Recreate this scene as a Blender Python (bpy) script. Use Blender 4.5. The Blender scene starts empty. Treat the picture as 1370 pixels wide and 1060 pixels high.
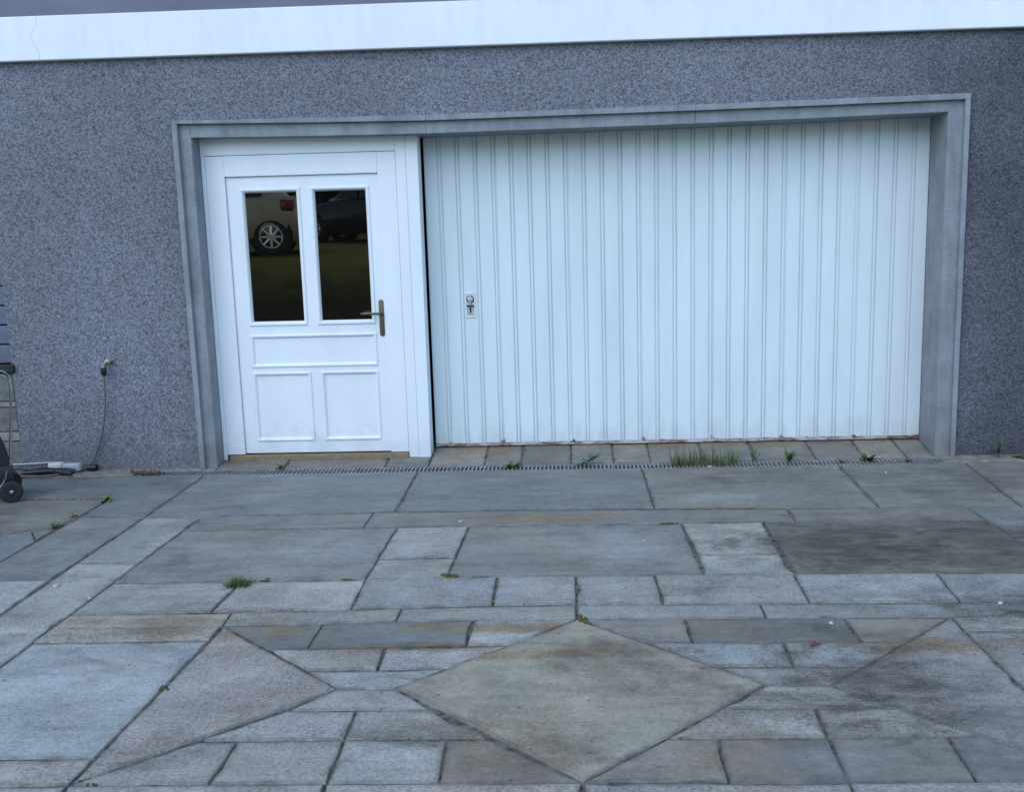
import bpy, bmesh, math, random
from mathutils import Vector, Matrix
R = math.radians
random.seed(7)
SC = bpy.context.scene
COL = SC.collection

# ------------------------------------------------------------------ camera
cam_d = bpy.data.cameras.new('camera')
cam = bpy.data.objects.new('camera', cam_d)
COL.objects.link(cam)
cam_d.sensor_fit = 'HORIZONTAL'
cam_d.sensor_width = 36.0
cam_d.lens = 36.0 * 1378.958 / 1370.0
cam_d.shift_x = -30.62 / 1370.0
cam_d.shift_y = 20.79 / 1370.0
cam_d.clip_start = 0.05
cam_d.clip_end = 1500
# right, up, back axes of the hand-held camera (pitched 9.8 deg down, slight roll and yaw)
cam.matrix_world = Matrix(((0.998908, 0.019068, 0.042658, 0.0),
                           (0.038757, 0.171826, -0.984365, -6.42205),
                           (-0.026099, 0.984943, 0.170900, 1.45),
                           (0, 0, 0, 1)))
SC.camera = cam

# ------------------------------------------------------------------ light
SUN_EL, SUN_AZ = R(46), R(205)          # soft daylight from above and behind the camera's left shoulder
w = bpy.data.worlds.new('World')
SC.world = w
w.use_nodes = True
nt = w.node_tree
nt.nodes.clear()
sky = nt.nodes.new('ShaderNodeTexSky')
sky.sky_type = 'NISHITA'
sky.sun_disc = False
sky.sun_elevation = SUN_EL
sky.sun_rotation = SUN_AZ
sky.air_density = 1.0
sky.dust_density = 0.3
sky.ozone_density = 2.0
bg = nt.nodes.new('ShaderNodeBackground')
bg.inputs['Strength'].default_value = 0.15
wo = nt.nodes.new('ShaderNodeOutputWorld')
nt.links.new(sky.outputs[0], bg.inputs['Color'])
nt.links.new(bg.outputs[0], wo.inputs['Surface'])
sd = bpy.data.lights.new('sun', 'SUN')
sd.energy = 0.55
sd.angle = R(70)
sd.color = (1.0, 0.98, 0.95)
sun = bpy.data.objects.new('sun', sd)
COL.objects.link(sun)
to_sun = Vector((math.sin(SUN_AZ) * math.cos(SUN_EL), math.cos(SUN_AZ) * math.cos(SUN_EL), math.sin(SUN_EL)))
sun.rotation_euler = to_sun.to_track_quat('Z', 'Y').to_euler()
vs = SC.view_settings
vs.view_transform = 'Standard'
vs.look = 'None'
vs.gamma = 1
vs.use_curve_mapping = False
vs.exposure = 1.27

# ------------------------------------------------------------------ helpers
class MB:
    """collects geometry for ONE mesh object"""
    def __init__(s):
        s.v = []; s.f = []
    def add(s, vs_, fs):
        o = len(s.v)
        s.v += [tuple(p) for p in vs_]
        s.f += [tuple(i + o for i in f) for f in fs]
        return s
    def box(s, x0, x1, y0, y1, z0, z1):
        return s.add([(x0,y0,z0),(x1,y0,z0),(x1,y1,z0),(x0,y1,z0),(x0,y0,z1),(x1,y0,z1),(x1,y1,z1),(x0,y1,z1)],
                     [(0,3,2,1),(4,5,6,7),(0,1,5,4),(1,2,6,5),(2,3,7,6),(3,0,4,7)])
    def cbox(s, x0, x1, y0, y1, z0, z1, c=0.003, seg=1):
        bm = bmesh.new()
        bmesh.ops.create_cube(bm, size=1)
        for v in bm.verts:
            v.co = Vector(((x0+x1)/2 + v.co.x*(x1-x0), (y0+y1)/2 + v.co.y*(y1-y0), (z0+z1)/2 + v.co.z*(z1-z0)))
        bmesh.ops.bevel(bm, geom=bm.edges[:], offset=c, segments=seg, profile=0.5, affect='EDGES')
        bm.verts.index_update()
        s.add([v.co for v in bm.verts], [[v.index for v in f.verts] for f in bm.faces])
        bm.free()
        return s
    def hexa(s, bot, top):
        """8-corner block: bot and top each 4 points counter-clockwise seen from above"""
        return s.add(list(bot)+list(top), [(3,2,1,0),(4,5,6,7),(0,1,5,4),(1,2,6,5),(2,3,7,6),(3,0,4,7)])
    def tube(s, pts, r, n=8, cap=True):
        pts = [Vector(p) for p in pts]
        rs = r if isinstance(r, (list, tuple)) else [r]*len(pts)
        up = Vector((0.13, 0.21, 0.97))
        rings = []
        for i, p in enumerate(pts):
            d = (pts[min(i+1, len(pts)-1)] - pts[max(i-1, 0)]).normalized()
            u = d.cross(up)
            if u.length < 0.05: u = d.cross(Vector((1, 0, 0)))
            u.normalize(); v = d.cross(u).normalized()
            rings.append([p + (u*math.cos(2*math.pi*k/n) + v*math.sin(2*math.pi*k/n))*rs[i] for k in range(n)])
        vs_ = [q for rg in rings for q in rg]
        fs = []
        for i in range(len(pts)-1):
            for k in range(n):
                a, b = i*n+k, i*n+(k+1) % n
                fs.append((a, b, b+n, a+n))
        if cap:
            fs.append(tuple(reversed(range(n))))
            fs.append(tuple(range((len(pts)-1)*n, len(pts)*n)))
        return s.add(vs_, fs)
    def lathe(s, prof, c, axis='y', n=24):
        """prof: (radius, offset along axis); solid of revolution about c"""
        c = Vector(c); vs_ = []; fs = []
        for (r, h) in prof:
            for k in range(n):
                a = 2*math.pi*k/n
                p, q = r*math.cos(a), r*math.sin(a)
                vs_.append(c + (Vector((p, h, q)) if axis == 'y' else Vector((h, p, q)) if axis == 'x' else Vector((p, q, h))))
        for i in range(len(prof)-1):
            for k in range(n):
                a, b = i*n+k, i*n+(k+1) % n
                fs.append((a, b, b+n, a+n))
        fs.append(tuple(range(n))); fs.append(tuple(range((len(prof)-1)*n, len(prof)*n)))
        return s.add(vs_, fs)
    def frame(s, x0, x1, z0, z1, prof):
        """mitred moulding round a rectangle in the xz plane; prof: (inset, y)"""
        for (i0, y0), (i1, y1) in zip(prof, prof[1:]):
            o = [(x0+i0,y0,z0+i0),(x1-i0,y0,z0+i0),(x1-i0,y0,z1-i0),(x0+i0,y0,z1-i0)]
            p = [(x0+i1,y1,z0+i1),(x1-i1,y1,z0+i1),(x1-i1,y1,z1-i1),(x0+i1,y1,z1-i1)]
            s.add(o+p, [(k, (k+1) % 4, (k+1) % 4 + 4, k+4) for k in range(4)])
        return s
    def leaf(s, base, yaw, length, width, lift, droop=0.5, seg=3, twist=0.0):
        """a bent leaf blade growing from base"""
        d = Vector((math.cos(yaw), math.sin(yaw), 0)); side = Vector((-math.sin(yaw), math.cos(yaw), 0))
        side = (side*math.cos(twist) + Vector((0, 0, 1))*math.sin(twist)).normalized()
        p = Vector(base); a = lift; vs_ = []; fs = []
        prof = [0.25, 0.9, 0.8, 0.05] if seg == 3 else [0.8, 0.75, 0.6, 0.4, 0.06]
        for i in range(seg+1):
            wd = width*0.5*prof[i]
            vs_ += [p - side*wd, p + side*wd]
            p = p + (d*math.cos(a) + Vector((0, 0, 1))*math.sin(a))*(length/seg)
            a -= droop/seg
            if i: fs.append((2*i-2, 2*i-1, 2*i+1, 2*i))
        return s.add(vs_, fs)
    def mesh(s, name, m, smooth=False, normals=True):
        me = bpy.data.meshes.new(name)
        me.from_pydata(s.v, [], s.f)
        if normals:
            bm = bmesh.new(); bm.from_mesh(me)
            bmesh.ops.recalc_face_normals(bm, faces=bm.faces[:])
            bm.to_mesh(me); bm.free()
        me.materials.append(m)
        if smooth:
            for p in me.polygons: p.use_smooth = True
            me.set_sharp_from_angle(angle=R(35))
        return me
    def build(s, name, m, parent=None, smooth=False, normals=True, label=None):
        return link(name, s.mesh(name, m, smooth, normals), parent, label)

def link(name, me, parent=None, label=None):
    o = bpy.data.objects.new(name, me)
    COL.objects.link(o)
    if parent: o.parent = parent
    if label: o['label'] = label
    return o

def thing(name, label, cat, loc=(0, 0, 0), rz=0.0, group=None):
    o = bpy.data.objects.new(name, None)
    o.empty_display_size = 0.1
    COL.objects.link(o)
    o.location = loc; o.rotation_euler = (0, 0, rz)
    return tag(o, label, cat, group)

def tag(o, label, cat, group=None):
    o['label'] = label; o['category'] = cat
    if group: o['group'] = group
    return o

def structure(o):
    o['kind'] = 'structure'
    return o

def copy_tree(o, parent=None):
    c = o.copy(); COL.objects.link(c)
    if parent: c.parent = parent
    for ch in list(o.children): copy_tree(ch, c)
    return c

# ------------------------------------------------------------------ materials
class NM:
    """tiny node-graph writer"""
    def __init__(s, name, rough=0.6, color=(.5, .5, .5), metallic=0.0, spec=0.5):
        s.m = bpy.data.materials.new(name); s.m.use_nodes = True
        s.t = s.m.node_tree
        s.b = s.t.nodes['Principled BSDF']
        s.b.inputs['Base Color'].default_value = (*color, 1)
        s.b.inputs['Roughness'].default_value = rough
        s.b.inputs['Metallic'].default_value = metallic
        s.b.inputs['Specular IOR Level'].default_value = spec
        s._pos = None
    def n(s, typ, **kw):
        nd = s.t.nodes.new('ShaderNode' + typ)
        for k, v in kw.items(): setattr(nd, k, v)
        return nd
    def put(s, sock, v):
        if isinstance(v, bpy.types.NodeSocket): s.t.links.new(v, sock)
        elif isinstance(v, (tuple, list)) and len(v) == 3 and sock.type == 'RGBA': sock.default_value = (*v, 1)
        else: sock.default_value = v
    @property
    def pos(s):
        if s._pos is None: s._pos = s.n('NewGeometry').outputs['Position']
        return s._pos
    def vmath(s, op, a, b):
        nd = s.n('VectorMath', operation=op); s.put(nd.inputs[0], a); s.put(nd.inputs[1], b)
        return nd.outputs['Value' if op in ('LENGTH', 'DOT_PRODUCT') else 'Vector']
    def math(s, op, a, b=0.0, clamp=False):
        nd = s.n('Math', operation=op, use_clamp=clamp); s.put(nd.inputs[0], a); s.put(nd.inputs[1], b)
        return nd.outputs[0]
    def noise(s, scale, detail=2.0, rough=0.5, vec=None, dist=0.0, stretch=None):
        nd = s.n('TexNoise')
        v = vec or s.pos
        if stretch: v = s.vmath('MULTIPLY', v, stretch)
        s.put(nd.inputs['Vector'], v)
        nd.inputs['Scale'].default_value = scale; nd.inputs['Detail'].default_value = detail
        nd.inputs['Roughness'].default_value = rough; nd.inputs['Distortion'].default_value = dist
        return nd.outputs['Fac']
    def ramp(s, fac, a, b, lo=0.0, hi=1.0, smooth=False):
        nd = s.n('MapRange'); nd.interpolation_type = 'SMOOTHSTEP' if smooth else 'LINEAR'
        s.put(nd.inputs['Value'], fac)
        for k, v in zip(('From Min', 'From Max', 'To Min', 'To Max'), (a, b, lo, hi)): nd.inputs[k].default_value = v
        return nd.outputs['Result']
    def mix(s, fac, a, b, blend='MIX'):
        nd = s.n('Mix', data_type='RGBA', blend_type=blend, clamp_factor=True)
        s.put(nd.inputs[0], fac); s.put(nd.inputs[6], a); s.put(nd.inputs[7], b)
        return nd.outputs[2]
    def scale(s, col, f):
        """multiply a colour by a scalar"""
        nd = s.n('VectorMath', operation='SCALE'); s.put(nd.inputs[0], col); s.put(nd.inputs['Scale'], f)
        return nd.outputs['Vector']
    def sep(s):
        nd = s.n('SeparateXYZ'); s.put(nd.inputs[0], s.pos)
        return nd.outputs
    def bump(s, h, strength, dist=0.005):
        nd = s.n('Bump'); nd.inputs['Strength'].default_value = strength; nd.inputs['Distance'].default_value = dist
        s.put(nd.inputs['Height'], h); s.t.links.new(nd.outputs[0], s.b.inputs['Normal'])
    def col(s, v): s.put(s.b.inputs['Base Color'], v)
    def rough(s, v): s.put(s.b.inputs['Roughness'], v)
    def ellipse(s, cx, cy, rx, ry, warp):
        """0..1 patch on the ground around a spot, with a ragged outline"""
        p = s.vmath('MULTIPLY', s.vmath('SUBTRACT', s.pos, (cx, cy, 0)), (1/rx, 1/ry, 0))
        d = s.math('ADD', s.vmath('LENGTH', p, (0, 0, 0)), warp)
        return s.ramp(d, 1.3, 0.2, 0, 1, True)
M = {}
def simple(name, color, rough=0.6, metallic=0.0, spec=0.5, var=0.12, scale=30.0, bump=0.0):
    k = NM(name, rough, color, metallic, spec)
    if var:
        f = k.noise(scale, 3)
        k.col(k.scale(color, k.ramp(f, .3, .7, 1-var, 1+var)))
        if bump: k.bump(f, bump, .003)
    M[name] = k.m
    return k

# mineral scratch plaster with dark and pale grains
k = NM('grey_plaster', 0.92, spec=0.2)
big = k.noise(0.9, 3, .5)
def cells(sc):
    nd = k.n('TexVoronoi'); k.put(nd.inputs['Vector'], k.vmath('ADD', k.pos, k.scale(k.n('TexNoise').outputs['Color'], .004))); nd.inputs['Scale'].default_value = sc
    s_ = k.n('SeparateColor'); k.put(s_.inputs[0], nd.outputs['Color']); return s_.outputs[0]
mid = k.noise(17, 4, .7)
g = k.math('ADD', k.math('MULTIPLY', cells(115), .42), k.math('ADD', k.math('MULTIPLY', cells(230), .28), k.math('MULTIPLY', k.noise(48, 5, .8), .30)))
c = k.mix(k.ramp(g, .20, .80), (.062, .066, .078), (.262, .276, .304))
c = k.scale(c, k.ramp(mid, .3, .7, .94, 1.06))
z = k.sep()[2]
splash = k.math('MULTIPLY', k.ramp(k.math('ADD', z, k.ramp(k.noise(5, 3), .3, .7, -.12, .12)), .28, .02, 0, 1, True), .35)
c = k.mix(splash, c, (.11, .108, .105))
x_ = k.math('ADD', k.sep()[0], k.ramp(k.noise(1.6, 4, .6), .25, .75, -.5, .5))
c = k.mix(k.ramp(x_, 1.2, 2.9, 0, .85, True), c, k.scale(c, .42))         # wall colour darkens towards its right end
k.col(k.scale(c, k.ramp(big, .3, .7, .86, 1.12)))
k.bump(g, .55, .006)
M['plaster'] = k.m

k = NM('smooth_plaster', 0.85, spec=0.25)
f = k.noise(3, 4, .6, stretch=(.5, 1, 2.2))
k.col(k.scale((.155, .16, .195), k.ramp(f, .3, .7, .85, 1.12)))
k.bump(k.noise(60, 3), .2, .003)
M['smooth_plaster'] = k.m

k = NM('white_render', 0.8, spec=0.3)
f = k.math('MULTIPLY', k.noise(2.2, 4, .6), k.noise(9, 3, .6, stretch=(2, 1, .4)))
k.col(k.scale((.77, .80, .80), k.ramp(f, .12, .36, .94, 1.02)))
k.bump(k.noise(70, 3), .12, .003)
M['white_render'] = k.m

# cast concrete surround: mottled, with pale runs and chips
k = NM('concrete', 0.8, spec=0.3)
a, b_, s_ = k.noise(6, 4, .65), k.noise(60, 3, .6), k.noise(14, 3, .6, stretch=(1, 1, .12))
f = k.math('ADD', k.math('MULTIPLY', a, .4), k.math('ADD', k.math('MULTIPLY', b_, .25), k.math('MULTIPLY', s_, .35)))
c = k.mix(k.ramp(f, .36, .64), (.155, .175, .188), (.290, .318, .332))
pale = k.ramp(k.noise(23, 4, .7), .66, .74, 0, .3)
c = k.mix(pale, c, (.48, .50, .52))
lowdirt = k.ramp(k.math('ADD', k.sep()[2], k.ramp(k.noise(7, 3), .3, .7, -.12, .12)), .30, .0, 0, .45, True)
k.col(k.mix(lowdirt, c, (.16, .145, .125)))
k.bump(b_, .3, .004)
M['concrete'] = k.m

k = NM('white_door_paint', 0.38, spec=0.45)
f = k.noise(4, 4, .6, stretch=(1, 1, .3))
c = k.scale((.74, .795, .80), k.ramp(f, .3, .7, .94, 1.03))
zz = k.math('ADD', k.sep()[2], k.ramp(k.noise(8, 4, .65), .3, .7, -.13, .13))
c = k.mix(k.ramp(zz, .24, .03, 0, .22, True), c, (.40, .39, .36))
k.col(k.mix(k.ramp(k.noise(38, 3, .7, stretch=(1, 1, .5)), .68, .74, 0, .25), c, (.45, .44, .40)))
k.bump(k.noise(40, 2, stretch=(1, 1, .1)), .05, .002)
M['white_paint'] = k.m

# sheet-metal garage door paint, weathered and rusting along the lower edge
k = NM('garage_door_paint', 0.42, spec=0.4)
z = k.sep()[2]
f = k.noise(2.2, 4, .6, stretch=(2.2, 1, .5))
c = k.scale((.635, .715, .72), k.ramp(f, .3, .7, .94, 1.05))
grime = k.ramp(k.math('ADD', z, k.ramp(k.noise(9, 3, .6, stretch=(2, 1, .4)), .3, .7, -.10, .10)), .22, .04, 0, .30, True)
c = k.mix(grime, c, (.42, .41, .36))
rn = k.noise(17, 4, .65, stretch=(1, 1, .6))
rust = k.ramp(k.math('SUBTRACT', rn, k.math('MULTIPLY', k.math('SUBTRACT', z, .075), 8.0)), .53, .62, 0, .9)
k.col(k.mix(rust, c, k.mix(k.noise(80, 2), (.10, .05, .025), (.26, .14, .08))))
k.rough(k.ramp(rust, 0, 1, .42, .85))
M['garage_paint'] = k.m

k = NM('rusty_metal', 0.85, spec=0.2)
k.col(k.mix(k.ramp(k.noise(26, 4, .7, stretch=(.35, 1, 1)), .42, .62), (.45, .44, .42), (.13, .07, .04)))
M['rust'] = k.m

# paving: the colour of each stone is its object colour, the alpha its granite speckle
k = NM('paving_stone', 0.62, spec=0.35)
oi = k.n('ObjectInfo')
off = k.scale((37.0, 11.0, 0.0), oi.outputs['Random'])
v = k.vmath('ADD', k.pos, off)
blot, fine, sp = k.noise(3.2, 5, .62, vec=v), k.noise(26, 4, .65, vec=v), k.noise(88, 3, .72)
streak = k.noise(5.5, 4, .62, vec=v, stretch=(.55, 2.6, 1), dist=.6)
smoothness = k.math('SUBTRACT', 1.0, oi.outputs['Alpha'], True)
lum = k.math('ADD', k.ramp(blot, .25, .75, -.30, .30), k.math('MULTIPLY', k.ramp(streak, .25, .75, -.22, .22), smoothness))
lum = k.math('ADD', lum, k.ramp(fine, .25, .75, -.17, .17))
spk = k.math('MULTIPLY', k.ramp(sp, .36, .64, -.5, .5), oi.outputs['Alpha'])
lum = k.math('ADD', k.math('ADD', lum, spk), 1.0)
c = k.scale(oi.outputs['Color'], lum)
hue = k.noise(1.7, 3, .6, vec=v)
c = k.mix(k.ramp(hue, .48, .70, 0, .55), c, k.scale((.225, .205, .165), lum))
hue2 = k.noise(2.6, 4, .65, vec=k.vmath('ADD', v, (5.1, 2.7, 0)))
c = k.mix(k.ramp(hue2, .52, .72, 0, .5), c, k.scale((.165, .190, .165), lum))          # faint green algae film
smear = k.noise(3.4, 6, .7, vec=k.vmath('ADD', k.pos, (3.3, 9.1, 0)), stretch=(.8, 1.3, 1), dist=.8)
c = k.mix(k.ramp(smear, .53, .70, 0, .55), c, k.scale((.105, .102, .092), lum))         # trodden-in grime
warp = k.ramp(k.noise(5.5, 6, .7), .25, .75, -.85, .85)
def patches(lst):
    t = None
    for (cx, cy, rx, ry, st) in lst:
        e = k.math('MULTIPLY', k.ellipse(cx, cy, rx, ry, warp), st)
        t = e if t is None else k.math('MAXIMUM', t, e)
    return t
# oil and water stains, tannin streaks, lime bloom
dark = patches([(1.30, -1.80, .65, .42, 1.0), (1.15, -2.0, .35, .25, 1.0), (1.85, -1.75, .5, .38, .72), (1.75, -2.66, .6, .2, .8), (2.1, -2.4, .6, .2, .5), (.92, -3.28, .40, .40, .8), (1.9, -.6, .8, .4, .35),
                (.72, -3.42, .30, .14, .7), (.22, -3.08, .22, .20, .4), (.10, -3.25, .10, .3, .35), (-.06, -3.02, .10, .2, .45), (1.2, -.42, .55, .28, .5),
                (-.52, -3.62, .28, .10, .5), (-1.25, -3.72, .16, .12, .5), (1.05, -3.55, .35, .08, .5), (-.15, -3.72, .28, .12, .3), (1.3, -3.5, .3, .1, .4), (.42, -3.16, .10, .16, .55), (.05, -2.95, .05, .12, .5), (-.02, -3.3, .25, .06, .35)])
tan = patches([(-1.50, -2.80, .5, .07, .95), (-1.62, -2.68, .5, .05, .7), (-.18, -1.27, .5, .09, .95), (.9, -1.2, .4, .06, .6), (-.30, -2.78, .4, .06, .95), (-.55, -2.97, .35, .06, .9), (-.12, -3.02, .4, .07, .8),
               (-1.72, -1.36, .35, .05, .4), (-.62, -2.98, .3, .05, .5), (1.17, -2.98, .5, .08, .85), (-.25, -3.72, .25, .25, .5), (.45, -3.75, .2, .25, .5), (.45, -2.8, .2, .12, .5), (.7, -.30, .4, .1, .3), (-.55, .28, .35, .07, .7), (.35, .29, .55, .08, .8), (1.1, .29, .4, .07, .75), (1.9, .27, .35, .08, .5), (.05, .27, .2, .08, .6)])
pale = patches([(.78, -.93, .28, .10, .25), (.25, -1.75, .3, .3, .3), (-1.0, -1.75, .4, .25, .25), (-1.6, -3.3, .4, .25, .3), (-.45, -2.35, .3, .12, .3), (.62, -3.78, .2, .1, .3)])
dark = k.math('MULTIPLY', dark, k.ramp(k.noise(8, 6, .7, stretch=(.6, 1.8, 1), dist=.5), .34, .60, .25, 1.15), True)
c = k.mix(pale, c, k.scale((.36, .37, .375), lum))
c = k.mix(tan, c, k.scale((.21, .155, .090), lum))
c = k.mix(dark, c, k.scale((.062, .055, .042), lum))
at = k.n('Attribute', attribute_name='edge')
edge = k.math('MULTIPLY', k.math('POWER', at.outputs['Fac'], 1.6), k.ramp(k.noise(11, 4, .7), .38, .64, .08, .80))
c = k.mix(edge, c, k.scale((.090, .086, .072), lum))
spots = k.ramp(k.noise(42, 1, .4), .735, .77, 0, .75)
c = k.mix(spots, c, (.05, .047, .04))
glint = k.math('MULTIPLY', k.ramp(k.noise(150, 1, .5), .70, .76, 0, 1), oi.outputs['Alpha'])
c = k.mix(glint, c, (.52, .53, .55))
k.col(c)
k.rough(k.ramp(blot, .3, .7, .55, .78))
k.bump(k.math('ADD', k.math('MULTIPLY', fine, .7), k.math('MULTIPLY', sp, .35)), .35, .006)
M['stone'] = k.m

k = simple('joint_soil', (.115, .106, .088), .95, spec=.1, var=.65, scale=28, bump=.6)
k = simple('concrete_strip', (.215, .195, .165), .9, spec=.2, var=.35, scale=18, bump=.5)
k = simple('galvanised_grate', (.23, .235, .24), .55, metallic=.35, var=.35, scale=14)
k = simple('black_void', (.012, .012, .012), .95, var=0)
k = NM('dark_glass', 0.0, (.004, .0035, .003), spec=0.5)
k.b.inputs['IOR'].default_value = 3.3
k.b.inputs['Specular Tint'].default_value = (1.0, .86, .66, 1)
M['glass'] = k.m
k = simple('antique_brass', (.15, .125, .08), .42, metallic=.85, var=.3, scale=60)
k = simple('threshold_wood', (.21, .155, .085), .6, var=.25, scale=25)
k = simple('lock_steel', (.62, .62, .60), .35, metallic=.6, var=.1, scale=60)
k = simple('dark_metal', (.045, .048, .05), .45, metallic=.6, var=.1)
k = simple('chrome', (.48, .49, .50), .16, metallic=1.0, var=.05)
k = simple('black_plastic', (.010, .010, .012), .45, var=.2)
k = simple('black_fabric', (.014, .015, .02), .9, var=.4, scale=80, bump=.3)
k = simple('rubber', (.012, .012, .013), .75, var=.2)
k = simple('tap_metal', (.27, .23, .18), .4, metallic=.8, var=.3, scale=90)
k = simple('hose_plastic', (.12, .11, .095), .45, var=.2, scale=20)
k = simple('white_plastic', (.50, .50, .49), .4, var=.05)
k = simple('grey_plastic', (.33, .35, .37), .45, var=.1)
k = simple('blue_grey_plank', (.10, .125, .165), .6, var=.2, scale=8)
k = simple('stone_block', (.135, .137, .125), .85, var=.3, scale=25, bump=.4)
k = simple('pale_block', (.225, .21, .185), .85, var=.2, scale=25, bump=.4)
k = simple('leaf_green', (.055, .10, .030), .6, spec=.3, var=.45, scale=40)
k = simple('grass_green', (.095, .125, .035), .65, spec=.3, var=.5, scale=30)
k = simple('dry_grass', (.20, .17, .085), .8, spec=.2, var=.4, scale=30)
k = simple('moss_green', (.080, .085, .022), .95, spec=.1, var=.6, scale=60, bump=.6)
k = simple('dirt', (.085, .068, .045), .95, spec=.1, var=.6, scale=60, bump=.6)
k = simple('red_leaf', (.20, .035, .025), .6, var=.3, scale=60)
k = simple('pale_petal', (.42, .42, .40), .7, var=.05)
k = simple('lawn_green', (.066, .070, .013), .95, spec=.1, var=.5, scale=6, bump=.6)
k = NM('bank_cover', .95, spec=.1)
zz = k.math('ADD', k.sep()[2], k.ramp(k.noise(1.4, 5, .7), .3, .7, -.22, .22))
f = k.noise(9, 4, .7)
c = k.mix(k.ramp(zz, .45, 1.0, 0, 1, True), k.mix(f, (.006, .008, .003), (.020, .022, .007)), k.mix(f, (.045, .050, .008), (.10, .105, .020)))   # near-black green at the foot, grass green above
k.col(c); k.bump(f, .6, .02)
M['bank_cover'] = k.m
k = simple('far_ground', (.09, .095, .07), .95, spec=.1, var=.4, scale=.8)
k = simple('tarmac', (.10, .10, .10), .9, var=.2, scale=20)
k = simple('hedge_leaf', (.022, .034, .014), .7, spec=.2, var=.5, scale=3)
k = simple('bark', (.09, .07, .05), .9, var=.3)
k = simple('silver_paint', (.37, .315, .24), .3, metallic=.35, var=.03)
k = simple('dark_paint', (.02, .022, .03), .22, metallic=.3, var=.03)
k = simple('car_glass', (.012, .014, .016), .06, var=0)
k = simple('tail_red', (.16, .010, .009), .2, var=.05)
k = simple('rim_alloy', (.62, .62, .62), .3, metallic=.7, var=.03)
k = simple('roof_tile', (.20, .10, .07), .85, var=.2)
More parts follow.
